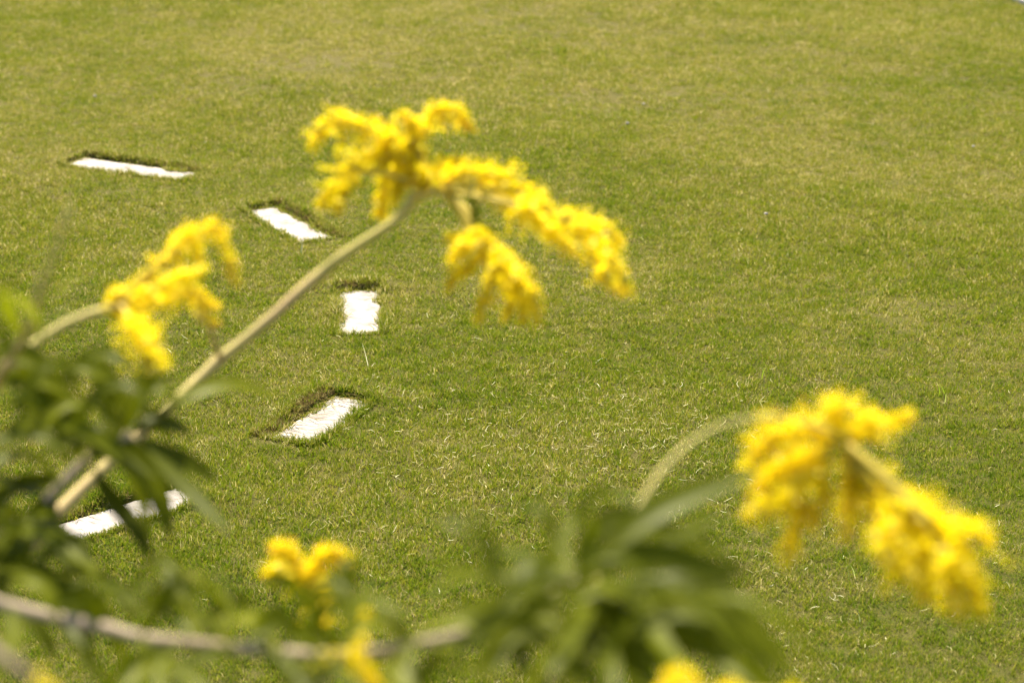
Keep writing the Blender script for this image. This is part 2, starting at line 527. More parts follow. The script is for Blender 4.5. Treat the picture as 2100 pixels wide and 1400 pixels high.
# brown thatch showing on the cut turf banks round the slabs
T3, TS, E3, ES = [], [], [], []
for s in slabs:
    n = 5200
    u = rng.uniform(-s['hl'] - .05, s['hl'] + .09, n); w = rng.uniform(-s['hw'] - .05, s['hw'] + .09, n)
    px = s['c'][0] + u * s['ax'][0] + w * s['n'][0]; py = s['c'][1] + u * s['ax'][1] + w * s['n'][1]
    sd, _, _ = slab_sd(px, py, s)
    if s['ax'][1] < .9: back = (w > s['hw']) & (np.abs(u) < s['hl'] + .015)
    else: back = (u > s['hl']) & (np.abs(w) < s['hw'] + .01)
    k = back & (sd > .003) & (sd < BANK[[q is s for q in slabs].index(True)] + .004) & (rng.random(n) < .36)
    T3.append(np.stack([px[k], py[k], height(px[k], py[k])], -1)); TS.append(rng.uniform(.7, 1.25, k.sum()))
    # small green tufts lapping over the other slab edges and along the crest of the bank
    ph = 7 * s['c'][1]
    si = [q is s for q in slabs].index(True)
    creep = .005 + .006 * ragged(u, 10 + si, .009) + .005 * ragged(w, 20 + si, .009) + .006 * ragged(u, 30 + si, .03)
    creep += .008 * sstep(.05, .0, s['hl'] - np.abs(u)) * (1 + ragged(w, 40 + si, .02))           # the ends are more overgrown
    if s is slabs[3]: creep += .05 * sstep(-.12, .22, u * np.sign(s['ax'][0])) * (w < 0) + .012 * (w > 0) * sstep(-.2, .2, u * np.sign(s['ax'][0]))
    k = np.where(back, ((sd > BANK[si] - .018 + .014 * ragged(u + w, 50 + si, .02)) | (rng.random(n) < .16)) & (sd > .006) & (sd < BANK[si] + .018) & (rng.random(n) < .85), (sd > -creep) & (sd < .022))
    E3.append(np.stack([px[k], py[k], np.maximum(height(px[k], py[k]), ZS - .010)], -1)); ES.append(rng.uniform(.55, 1.15, k.sum()) * (1 + .4 * np.maximum(0, ragged(u[k] + w[k], 55 + si))))
T3 = np.vstack(T3); TS = np.concatenate(TS); E3 = np.vstack(E3); ES = np.concatenate(ES)
edge_sets = bpy.data.collections.new('edge_variants')
for i in range(6):
    edge_sets.objects.link(tuft('edge_tuft_%02d' % i, 9, .009, .014, .032, .18, M_GRASS, .5))
points_object('edge_grass', E3, rng.uniform(0, 6.283, len(E3)), rng.normal(0, .2, (len(E3), 2)), ES, edge_sets,
              'green grass lapping over the edges of the white slabs', 'grass')
points_object('thatch', T3, rng.uniform(0, 6.283, len(T3)), rng.normal(0, .35, (len(T3), 2)), TS, thatch_sets,
              'brown dead thatch on the cut turf edges behind the white slabs', 'thatch')

# pale clippings strewn over the mown lawn
mb = MB()
def clipping(x, y, lift, ln, wd, tone):
    az = rng.uniform(0, 6.283); d = np.array([math.cos(az), math.sin(az), 0]); sd_ = np.array([-d[1], d[0], .3])
    z = float(height(np.array([x]), np.array([y]))[0]) + lift
    c = np.array([x, y, z]); bend = rng.uniform(-.3, .3) * ln; tz = rng.uniform(-.7, .7)
    V = []
    for t in (-1, -.33, .33, 1):
        q = c + d * ln * .5 * t + np.array([-d[1], d[0], 0]) * bend * (1 - t * t) + np.array([0, 0, tz * ln * .5 * t])
        ww = wd * .5 * (1 - .55 * abs(t))
        V += [q - sd_ * ww, q + sd_ * ww]
    mb.add(V, [(0, 1, 3, 2), (2, 3, 5, 4), (4, 5, 7, 6)], tone)
patches = [(1150, 870, .45, 330), (1300, 930, .28, 380), (1050, 950, .4, 300), (900, 830, .45, 130), (1750, 1160, .4, 170),
           (1480, 1000, .35, 150), (1900, 1080, .3, 70), (1500, 495, .15, 20), (430, 800, .4, 90), (600, 1060, .4, 110), (1250, 1300, .4, 110), (1700, 1300, .4, 60)]
for (u_, v_, r, n) in patches:
    c = on_ground(u_, v_)
    for _ in range(n):
        clipping(c[0] + rng.normal(0, r), c[1] + rng.normal(0, r * 1.1), rng.uniform(.009, .021), rng.uniform(.008, .030), rng.uniform(.0009, .0018), rng.random() ** 1.5)
for _ in range(1500):
    yy = rng.uniform(5, 13.5)
    clipping(rng.uniform(-.25, .25) * yy, yy, rng.uniform(.008, .019), rng.uniform(.008, .022), rng.uniform(.0010, .0018), rng.random() * .6)
tag(mb.build('grass_clippings', M_STRAW), 'pale dry grass clippings strewn over the lawn', 'clippings', kind='stuff')

# straws lying across the two overgrown slabs
mb = MB()
for si, n in ((3, 60), (2, 9), (1, 26), (4, 22), (0, 10)):
    s = slabs[si]
    for _ in range(n):
        u = rng.uniform(-s['hl'], s['hl']); w = s['hw'] * (rng.uniform(-1, 1) if si != 3 else rng.uniform(-.2, 1.1))
        p = s['c'] + s['ax'] * u + s['n'] * w
        d = nrm(-s['n'] + s['ax'] * rng.normal(0, .5)); L = rng.uniform(.03, .08)
        a = np.array([p[0], p[1], ZS + rng.uniform(.004, .012)]); b = a + np.array([d[0] * L, d[1] * L, rng.uniform(-.004, .006)])
        sd_ = np.array([-d[1], d[0], 0]) * .0011
        m_ = (a + b) / 2 + np.array([0, 0, .005])
        mb.add([a - sd_, a + sd_, m_ - sd_, m_ + sd_, b], [(0, 1, 3, 2), (2, 3, 4)], rng.random())
tag(mb.build('dry_grass', M_THATCH), 'brown dry grass stems fallen across the white slabs', 'dry grass', kind='stuff')

# single taller blades that stand out of the mown turf
def tall(u, v, n, hmin, hmax, tone, label, spread=.02, w=.0034, lean=.35):
    c = on_ground(u, v, .0)
    o = bpy.data.objects.new('tall_grass', None); COL.objects.link(o)
    o.location = (c[0], c[1], float(height(np.array([c[0]]), np.array([c[1]]))[0]))
    for _ in range(n):
        mb = MB()
        blade(mb, (rng.normal(0, spread), rng.normal(0, spread), -.006), rng.uniform(hmin, hmax), w, rng.uniform(0, 6.283), abs(rng.normal(0, lean)), rng.uniform(0, .8), min(1, max(0, tone + rng.normal(0, .1))), 5)
        b_ = mb.build('grass_blade', M_TALL); b_.parent = o
    tag(o, label, 'grass tuft', 'taller grass left standing in the mown lawn', 'thing')
tall(752, 752, 3, .07, .11, .95, 'pale grass stalk standing right of the gap between third and fourth slabs', .012)
tall(618, 522, 2, .05, .07, .75, 'yellow-green blade just in front of the second slab', .006, .005)
tall(628, 655, 2, .04, .06, .7, 'short bright blade left of the squarish slab, beside the main stem', .008, .004)
tall(1745, 1185, 4, .06, .11, .6, 'tall green blades below the right-hand yellow flowers', .02)
tall(1845, 1190, 3, .05, .08, .6, 'green blades among the lowest racemes of the right-hand flowers', .012)
tall(1568, 775, 3, .05, .08, .62, 'green blades standing in open lawn above the right-hand flowers', .012)
tall(1940, 815, 4, .05, .09, .6, 'green blades standing near the right margin above the right-hand flowers', .03)
tall(2005, 800, 3, .04, .07, .6, 'green blades standing closest to the right margin of the lawn', .015)
tall(985, 560, 2, .04, .06, .6, 'green blades in lawn behind the hanging yellow raceme', .01)
tall(1515, 1250, 2, .04, .07, .72, 'yellowish blades at the edge of the lower dark leaves', .008)
tall(1765, 1270, 2, .04, .06, .7, 'yellowish blade low on the lawn, left of the hanging right-hand flowers', .008)
tall(510, 960, 3, .05, .08, .35, 'darker blades on the lawn between the overgrown slab and the leaves', .02)
tall(470, 900, 3, .05, .08, .4, 'thin blades on the lawn just right of the dark left leaf cluster', .02)

def pebble(u, v, r, label):
    c = on_ground(u, v, .02); mb = MB()
    V, F = [], []
    ns, nr = 8, 5
    for i in range(nr + 1):
        ph = math.pi * i / nr
        for k in range(ns):
            th = 2 * math.pi * k / ns; q = r * (1 + .18 * math.sin(3 * th + i))
            V.append((q * math.sin(ph) * math.cos(th), q * .8 * math.sin(ph) * math.sin(th), q * .6 * math.cos(ph)))
    F = [(i * ns + k, i * ns + (k + 1) % ns, (i + 1) * ns + (k + 1) % ns, (i + 1) * ns + k) for i in range(nr) for k in range(ns)]
    mb.add(V, F); o = mb.build('pebble', M_STONE); o.location = c
    tag(o, label, 'pebble', 'small white specks on the far lawn', 'thing')
pebble(1287, 253, .010, 'small white speck on the far lawn, right of the topmost yellow spray')
pebble(1571, 438, .008, 'small white speck on the lawn right of the long drooping raceme')
pebble(1320, 213, .007, 'tiny pale speck on the far lawn, highest of the white specks')
pebble(1996, 300, .007, 'tiny pale speck on the far lawn near the right margin')
pebble(195, 197, .008, 'tiny pale speck on the far lawn above the farthest slab')

# ------------------------------------------------------------------ flowering shrub
shrub = bpy.data.objects.new('flowering_shrub', None); COL.objects.link(shrub)
BASE = np.array([-.72, 2.55, 0.0]); BASE[2] = float(height(BASE[:1], BASE[1:2])[0])
shrub.location = BASE
tag(shrub, 'tall yellow-flowering shrub with dark green leaves, out of focus in the foreground', 'shrub')

def stem(name, pts, r0, r1, mat, parent, tone=(.2, .8), n=None, nodes=True):
    """tapered, slightly knobbly stem"""
    n = n or max(10, int(4 * len(pts)))
    C = spline(pts, n)
    R = np.linspace(r0, r1, n) * (1 + (rng.normal(0, .05, n) if nodes else 0))
    if nodes: R[2::7] *= 1.22; C[2::7] += rng.normal(0, r1 * .35, C[2::7].shape)
    mb = MB(); A = np.repeat(np.clip(np.linspace(tone[0], tone[1], n) + np.convolve(rng.normal(0, .22, n + 2), [.3, .4, .3], 'valid'), 0, 1), 8)
    mb.tube(C, R, 8); mb.a = list(A)
    return mb.build(name, mat, parent)

def P_(*uvd): return [at(*p) for p in uvd]

def leaf(pts, wid, parent, mat=M_LEAF, hint=None, tone=None, droop=0.0):
    n = 7
    C = spline(pts, n)
    prof = np.array([.10, .62, .92, 1.0, .86, .55, .0]) * wid / 2
    T = np.gradient(C, axis=0)
    tocam = nrm(CAMP - C[n // 2])
    h = hint if hint is not None else np.array([0, 0, .75]) + tocam * rng.uniform(.35, .95) + rng.normal(0, .28, 3)
    V, A = [], []
    tone = rng.random() if tone is None else tone
    fold = rng.uniform(.12, .35)
    for i in range(n):
        t = nrm(T[i]); sd_ = nrm(np.cross(t, h)); nn = nrm(np.cross(sd_, t)); nn = nn if np.dot(nn, h) > 0 else -nn
        w = prof[i]
        V += [C[i] - sd_ * w + nn * w * fold, C[i] - sd_ * w * .5 + nn * w * fold * .36, C[i], C[i] + sd_ * w * .5 + nn * w * fold * .36, C[i] + sd_ * w + nn * w * fold]
        A += [tone, tone, min(1, tone + .12), tone, tone]
    F = [(i * 5 + k, i * 5 + k + 1, (i + 1) * 5 + k + 1, (i + 1) * 5 + k) for i in range(n - 1) for k in range(4)]
    mb = MB(); mb.add(V, F, A)
    return mb.build('leaf', mat, parent)

def px_leaf(uv, wpx, d, parent, dd=0.0, tone=None, hint=None):
    """arched leaf following a photo curve at depth d (tip dd deeper)"""
    k = len(uv)
    pts = [at(u, v, d + dd * i / (k - 1)) for i, (u, v) in enumerate(uv)]
    return leaf(pts, .76 * wpx / FPX * d, parent, tone=tone, hint=hint)

def fan(center, count, parent, length=(.09, .15), up=.5, out=None, wid=(.018, .028)):
    """leaves radiating from a shoot tip and arching over"""
    for i in range(count):
        az = 2.4 * i + rng.uniform(-.4, .4); el = rng.uniform(-.15, up)
        d = np.array([math.cos(az) * math.cos(el), math.sin(az) * math.cos(el), math.sin(el)])
        if out is not None: d = nrm(d + np.asarray(out) * .6)
        L = rng.uniform(*length); c = center - np.array([0, 0, .012 * (i % 6)]) + rng.normal(0, .006, 3)
        g = np.array([0, 0, -1.0]) * L * rng.uniform(.15, .5)
        leaf([c, c + d * L * .4 + g * .1, c + d * L * .75 + g * .45, c + d * L + g], rng.uniform(*wid), parent,
             hint=np.array([0, 0, 1.0]) + rng.normal(0, .35, 3))

def floret(mb, c, r, axis_, old=False):
    a = nrm(np.cross(axis_, rng.normal(size=3))); b = np.cross(axis_, a)
    tone = np.clip(rng.normal(.52, .22), 0, .97)
    if rng.random() < .04: tone = 1.0  # a few petals paler, bright highlights put into their colour
    if old: tone = 0.0
    k = 4; off = rng.uniform(0, 6.283)
    for i in range(k):
        th = off + 2 * math.pi * i / k
        d = a * math.cos(th) + b * math.sin(th); s_ = np.cross(axis_, d)
        cup = rng.uniform(.2, .8)
        rr = r * rng.uniform(.8, 1.15)
        mb.add([c, c + (d * .55 + axis_ * cup * .35) * rr + s_ * rr * .36, c + (d + axis_ * cup) * rr, c + (d * .55 + axis_ * cup * .35) * rr - s_ * rr * .36],
               [(0, 1, 2), (0, 2, 3)], tone)

def raceme(uvd, wpx, spray, stalk_mb, fringe=.5, dens=1.0, r=.0074):
    """one arching raceme: thin rachis (joined to the spray's stalks) with many small yellow florets hanging along it"""
    pts = P_(*uvd); n = 26
    C = spline(pts, n)
    C[:, 1] += np.cumsum(rng.normal(0, .004, n))
    stalk_mb.tube(C, np.linspace(.0028, .0009, n), 5, .5)
    d0 = uvd[0][2]; w = 1.9 * wpx / FPX * d0
    seg = np.r_[0, np.cumsum(np.linalg.norm(np.diff(C, axis=0), axis=1))]; L = seg[-1]
    mb = MB()
    n_f = int(L / .0040) + 8
    T = np.gradient(C, axis=0)
    clump = rng.uniform(0, 6.28)
    for k in range(n_f):
        s_ = L * (k + rng.random()) / n_f; f = s_ / L
        c = np.array([np.interp(s_, seg, C[:, q]) for q in range(3)])
        t = nrm(np.array([np.interp(s_, seg, T[:, q]) for q in range(3)]))
        env = (.45 + .65 * math.sin(math.pi * min(1, f * .8 + .15))) * (1 if f < .88 else 1 - (f - .88) * 3.5)
        env *= .88 + .2 * math.sin(k * .7 + clump)
        for sgn in (-1, 1):
            if rng.random() > dens * .95: continue
            # a short side sprig, flattened into the plane of the frond and drooping
            d = nrm(t * rng.uniform(.25, .8) + RGT * sgn * rng.uniform(-.2, .7) + np.array([0, rng.normal(0, .35), 0])
                    + np.array([0, 0, -1]) * rng.uniform(-.5, 1.0) * (.5 + fringe))
            ln = w * .62 * env * rng.uniform(.55, 1.1)
            m_ = max(2, int(ln / .0056))
            q = c.copy()
            mb.add(*pedicel(c, c + d * ln))
            for a in range(m_):
                g = (a + .6) / m_
                p = c + d * ln * g + np.array([0, 0, -.25]) * ln * g * g + rng.normal(0, .0022, 3)
                floret(mb, p, r * rng.uniform(.55, 1.0) * (1.05 - .35 * g), nrm(np.array([0, .15, .9]) + rng.normal(0, .33, 3)), rng.random() < (.02 if f < .86 else .10))
    return mb.build('raceme', M_PETAL, spray)

def pedicel(a, b):
    s_ = np.array([.0005, 0, 0])
    return [a - s_, a + s_, b + s_, b - s_], [(0, 1, 2, 3)], .15

def flower_spray(racemes, node, label=None, main=None):
    """stalks as the part's own mesh, each raceme a sub-part"""
    st = MB()
    nd = at(*node)
    hold = bpy.data.objects.new('flower_spray', None)
    plan = []
    for args in racemes:
        plan.append(args)
    # stalk from the node to the start of each raceme
    for uvd, *_ in plan:
        q = at(*uvd[0])
        st.tube(spline([nd, (nd + q) / 2 + np.array([0, 0, .006]), q], 6), np.linspace(.004, .0026, 6), 6, .6)
    holder = [None]
    tmp = []
    for uvd, wpx, *rest in plan:
        kw = rest[0] if rest else {}
        tmp.append((uvd, wpx, kw))
    racs = [raceme(uvd, wpx, None, st, **kw) for uvd, wpx, kw in tmp]
    o = st.build('flower_spray', M_STALK, shrub)
    for r_ in racs:
        r_.parent = o; r_.matrix_parent_inverse = parent_world(o).inverted()
    if label: o['label'] = label
    return o

# --- woody frame
trunk_top = np.array([-.70, 2.62, .95])
stem('trunk', [BASE + np.array([0, 0, -.05]), BASE + np.array([.03, -.02, .4]), trunk_top], .030, .022, M_BARK, shrub, (.1, .4))
main_stem = stem('branch', [trunk_top, np.array([-.80, 2.95, 1.25])] + P_((-90, 1330, 3.25), (60, 1120, 3.35), (160, 1010, 3.4), (300, 880, 3.45), (430, 757, 3.5), (560, 648, 3.5), (640, 574, 3.5), (720, 512, 3.48), (800, 460, 3.46), (856, 408, 3.45), (892, 390, 3.45)),
                 .0125, .0064, M_GREENSTEM, shrub, (.0, 1.0), 60)
main_stem['label'] = 'long bare olive-brown stem rising to the tallest yellow spray'
left_stem = stem('branch', [trunk_top, np.array([-.98, 2.8, 1.4])] + P_((-70, 880, 3.1), (25, 748, 3.1), (95, 688, 3.1), (165, 650, 3.1), (240, 628, 3.1)), .011, .0055, M_GREENSTEM, shrub, (.3, .95), 36)
low_branch = stem('branch', [trunk_top, np.array([-.72, 2.5, 1.3])] + P_((-140, 1215, 2.6), (0, 1238, 2.6), (100, 1262, 2.58), (200, 1282, 2.56), (290, 1306, 2.54), (400, 1318, 2.5), (560, 1334, 2.46), (700, 1342, 2.4), (850, 1320, 2.34), (1000, 1285, 2.3), (1120, 1235, 2.27), (1180, 1190, 2.25)),
                  .0098, .0045, M_BARK, shrub, (.5, .75), 60)
low_branch['label'] = 'greyish brown branch running almost level across the bottom'
right_stem = stem('branch', [trunk_top, np.array([-.25, 2.4, 1.25]), np.array([0.05, 2.35, 1.45])] + P_((1130, 1390, 2.5), (1230, 1180, 2.55), (1320, 1020, 2.6), (1372, 948, 2.62), (1440, 890, 2.64), (1520, 860, 2.66), (1620, 858, 2.68), (1720, 892, 2.7)), .0080, .0016, M_GREENSTEM, shrub, (.6, 1.0), 60)
small_stem = stem('branch', P_((650, 1342, 2.43), (640, 1290, 2.7), (632, 1240, 2.9), (628, 1185, 3.0)), .0034, .0026, M_LEAF, shrub, (.1, .3), 14)
twig_a = stem('branch', [at(-70, 880, 3.1)] + P_((-20, 800, 3.0), (50, 690, 2.7), (85, 590, 2.6), (118, 500, 2.55), (140, 430, 2.5)), .0065, .0025, M_GREENSTEM, shrub, (.3, .9), 24)
shoot_left = stem('branch', [np.array([-.72, 2.5, 1.3])] + P_((-120, 1180, 2.92), (60, 1060, 2.9), (120, 1000, 2.9), (190, 930, 2.9), (265, 880, 2.9)), .010, .006, M_BARK, shrub, (.6, .9), 24)
side_stem = stem('branch', P_((452, 735, 3.5), (440, 700, 3.42), (428, 672, 3.35), (400, 645, 3.3)), .0042, .003, M_GREENSTEM, shrub, (.5, .9), 10)
corner_stem = stem('branch', [trunk_top] + P_((-60, 1290, 1.95), (0, 1325, 1.95), (60, 1370, 1.95), (110, 1425, 1.95)), .008, .005, M_BARK, shrub, (.3, .5), 16)

# --- flower sprays
D = 3.45
flower_spray([
    ([(850, 305, D), (790, 272, D - .03), (725, 252, D - .06), (668, 258, D - .08), (636, 296, D - .09)], 50, dict(fringe=1.0)),
    ([(852, 290, D), (868, 244, D + .03), (905, 224, D + .06), (942, 236, D + .08), (966, 268, D + .09)], 38, dict(fringe=.9)),
    ([(852, 285, D), (845, 255, D), (828, 234, D - .02)], 26, dict(fringe=.4)),
    ([(846, 325, D), (790, 325, D - .05), (720, 345, D - .09), (682, 375, D - .11), (654, 420, D - .12)], 52, dict(fringe=.9)),
    ([(835, 325, D), (800, 360, D + .04), (784, 400, D + .06), (780, 440, D + .07)], 40, dict(fringe=.5)),
    ([(848, 300, D), (820, 300, D - .03), (790, 310, D - .04), (760, 325, D - .05)], 60, dict(fringe=.6)),
    ([(870, 375, D), (835, 360, D - .02), (815, 385, D - .03), (806, 412, D - .04)], 34, dict(fringe=.5)),
    ([(870, 380, D), (870, 345, D), (855, 310, D + .03), (848, 285, D + .03)], 60, dict(fringe=.3, dens=1.1)),
    ([(880, 378, D), (905, 345, D + .03), (930, 335, D + .05), (955, 345, D + .05)], 40, dict(fringe=.5)),
    ([(730, 350, D - .08), (705, 385, D - .09), (690, 418, D - .1)], 30, dict(fringe=.6)),
], (880, 388, D), 'topmost left fan of yellow racemes on the tall stem')
flower_spray([
    ([(905, 385, D), (945, 352, D), (1010, 358, D - .02), (1075, 398, D - .05), (1145, 438, D - .08), (1205, 468, D - .11), (1248, 520, D - .13), (1290, 594, D - .14)], 58, dict(fringe=.7, dens=1.15)),
    ([(1150, 440, D - .07), (1205, 452, D - .03), (1245, 465, D), (1275, 505, D + .02)], 36, dict(fringe=.7)),
    ([(1060, 395, D - .04), (1095, 430, D - .10), (1150, 480, D - .14), (1180, 522, D - .16)], 40, dict(fringe=.6)),
    ([(980, 370, D), (1030, 385, D + .04), (1090, 420, D + .06), (1140, 470, D + .06)], 55, dict(fringe=.5)),
    ([(1180, 460, D - .1), (1215, 510, D - .15), (1240, 560, D - .17), (1275, 590, D - .17)], 34, dict(fringe=.5)),
], (896, 389, D), 'long drooping yellow raceme reaching right from the tall stem')
flower_spray([
    ([(985, 460, D - .05), (1000, 495, D - .07), (1030, 530, D - .1), (1068, 575, D - .12), (1102, 640, D - .13)], 72, dict(fringe=.5, dens=1.15)),
    ([(1000, 520, D - .07), (965, 545, D - .03), (935, 565, D), (920, 595, D + .01)], 26, dict(fringe=.6)),
    ([(995, 500, D - .06), (960, 505, D - .1), (935, 520, D - .12), (925, 545, D - .13)], 30, dict(fringe=.6)),
    ([(1010, 560, D - .08), (998, 595, D - .05), (988, 620, D - .04), (982, 650, D - .04)], 24, dict(fringe=.4)),
    ([(1030, 560, D - .09), (1045, 605, D - .13), (1042, 640, D - .14), (1038, 664, D - .14)], 26, dict(fringe=.4)),
    ([(1045, 570, D - .1), (1070, 620, D - .07), (1074, 662, D - .06)], 24, dict(fringe=.4)),
    ([(975, 470, D - .05), (945, 480, D - .02), (918, 488, D)], 24, dict(fringe=.4, dens=.7)),
], (912, 396, D), 'hanging yellow raceme with finger-like side sprigs below the tall stem')
E = 3.1
flower_spray([
    ([(255, 625, E), (300, 572, E), (350, 518, E), (395, 478, E - .03), (438, 470, E - .05), (464, 512, E - .06), (482, 575, E - .06)], 37, dict(fringe=.7)),
    ([(255, 622, E), (320, 590, E - .05), (385, 555, E - .08), (425, 540, E - .1)], 36, dict(fringe=.5)),
    ([(250, 635, E), (330, 620, E + .04), (390, 618, E + .06), (440, 665, E + .06)], 34, dict(fringe=.6)),
    ([(262, 645, E - .03), (285, 680, E - .12), (305, 710, E - .18), (330, 750, E - .22)], 54, dict(fringe=.5, dens=.75)),
    ([(250, 622, E), (235, 600, E), (228, 625, E), (240, 660, E)], 29, dict(fringe=.6)),
    ([(350, 520, E), (372, 490, E + .04), (395, 500, E + .06), (410, 540, E + .06)], 37, dict(fringe=.5)),
    ([(330, 600, E), (365, 580, E + .02), (420, 610, E + .02), (436, 640, E)], 29, dict(fringe=.5)),
], (240, 630, E), 'orange-yellow spray on the left, in front of the second slab')
Q = 2.72
flower_spray([
    ([(1735, 905, Q), (1722, 868, Q), (1712, 838, Q - .02), (1740, 826, Q - .03)], 62, dict(fringe=.3)),
    ([(1745, 900, Q), (1785, 890, Q + .02), (1825, 872, Q + .04), (1868, 860, Q + .05)], 46, dict(fringe=.4, dens=.9)),
    ([(1740, 900, Q), (1770, 872, Q + .02), (1790, 850, Q + .02)], 46, dict(fringe=.4)),
    ([(1715, 905, Q), (1660, 885, Q - .02), (1600, 895, Q - .04), (1548, 948, Q - .05)], 78, dict(fringe=.7)),
    ([(1705, 920, Q), (1650, 935, Q + .03), (1600, 965, Q + .05), (1555, 985, Q + .05)], 84, dict(fringe=.5)),
    ([(1690, 940, Q), (1640, 985, Q - .03), (1590, 1025, Q - .06), (1530, 1045, Q - .07)], 56, dict(fringe=.5, dens=.8)),
    ([(1650, 985, Q), (1635, 1040, Q + .04), (1622, 1090, Q + .05), (1612, 1140, Q + .05)], 60, dict(fringe=.4, dens=.65)),
    ([(1690, 960, Q), (1690, 1010, Q), (1682, 1050, Q), (1672, 1085, Q)], 36, dict(fringe=.4, dens=.8)),
], (1722, 896, Q), 'upper left fan of the large right-hand yellow flower head')
flower_spray([
    ([(1735, 925, Q), (1760, 985, Q), (1820, 1030, Q - .03), (1900, 1070, Q - .07), (1970, 1125, Q - .1), (2012, 1235, Q - .11)], 104, dict(fringe=.6, dens=1.1)),
    ([(1745, 960, Q), (1738, 1010, Q + .04), (1730, 1050, Q + .05), (1738, 1085, Q + .05)], 50, dict(fringe=.4, dens=.8)),
    ([(1800, 1020, Q - .02), (1815, 1080, Q - .06), (1835, 1130, Q - .08), (1860, 1170, Q - .09)], 74, dict(fringe=.5, dens=.9)),
    ([(1860, 1060, Q - .05), (1890, 1120, Q), (1905, 1180, Q + .02), (1910, 1235, Q + .02)], 80, dict(fringe=.5, dens=.9)),
    ([(1930, 1110, Q - .08), (1955, 1160, Q - .12), (1965, 1215, Q - .13), (1968, 1265, Q - .13)], 58, dict(fringe=.4)),
    ([(1920, 1080, Q - .07), (1975, 1085, Q - .02), (2010, 1095, Q), (2030, 1120, Q)], 46, dict(fringe=.5, dens=.6)),
    ([(1770, 990, Q), (1820, 1000, Q + .04), (1880, 1040, Q + .06), (1940, 1090, Q + .06)], 70, dict(fringe=.4, dens=.8)),
], (1724, 898, Q), 'long drooping raceme of the large right-hand yellow flower head')
K = 3.0
flower_spray([
    ([(628, 1195, K), (612, 1150, K), (590, 1118, K - .02), (562, 1112, K - .03)], 44, dict(fringe=.5)),
    ([(626, 1200, K), (595, 1178, K + .02), (565, 1172, K + .03), (540, 1188, K + .03)], 44, dict(fringe=.5)),
    ([(632, 1190, K), (650, 1140, K - .02), (680, 1132, K - .04), (715, 1162, K - .05)], 44, dict(fringe=.7)),
    ([(630, 1205, K), (655, 1190, K + .03), (672, 1200, K + .04)], 40, dict(fringe=.4, dens=.7)),
    ([(635, 1235, K - .05), (655, 1245, K - .08), (672, 1262, K - .1)], 40, dict(fringe=.4, dens=.7)),
], (629, 1215, K), 'small three-pronged yellow spray above the level branch')
flower_spray([
    ([(725, 1340, 2.38), (735, 1310, 2.32), (745, 1300, 2.3)], 22, dict(r=.0055, fringe=.3, dens=.6)),
    ([(725, 1342, 2.38), (755, 1382, 2.3), (775, 1405, 2.28)], 30, dict(r=.0055, fringe=.4)),
    ([(725, 1342, 2.38), (650, 1368, 2.3), (620, 1378, 2.3)], 18, dict(r=.0055, fringe=.3, dens=.3)),
    ([(725, 1342, 2.38), (750, 1275, 2.35), (752, 1250, 2.35)], 16, dict(r=.0055, fringe=.3, dens=.35)),
], (722, 1342, 2.38), 'loose yellow blossoms hanging from the level branch')
flower_spray([
    ([(1340, 1440, 2.0), (1368, 1390, 2.0), (1385, 1362, 2.0)], 24, dict(r=.0055, fringe=.3)),
    ([(1340, 1440, 2.0), (1395, 1388, 1.98), (1425, 1378, 1.97)], 22, dict(r=.0055, fringe=.4)),
    ([(1470, 1425, 2.0), (1495, 1408, 1.98), (1515, 1398, 1.97)], 18, dict(r=.0055, fringe=.4)),
    ([(1600, 1425, 2.0), (1615, 1412, 2.02), (1630, 1405, 2.02)], 16, dict(r=.0055, fringe=.4, dens=.7)),
], (1330, 1450, 2.0), 'yellow blossoms just showing at the bottom, right of centre')
flower_spray([
    ([(110, 1425, 1.95), (90, 1412, 1.93), (70, 1400, 1.92)], 14, dict(r=.005, fringe=.3, dens=.25)),
    ([(110, 1425, 1.95), (90, 1395, 1.97), (85, 1365, 1.98)], 16, dict(r=.0055, fringe=.3, dens=.3)),
], (112, 1428, 1.95), 'dull yellow blossoms in the bottom left corner')
stem('branch', [np.array([-.25, 2.4, 1.25]), np.array([0.1, 2.1, 1.45]), at(1330, 1450, 2.0)], .007, .004, M_GREENSTEM, shrub, (.4, .7), 14)

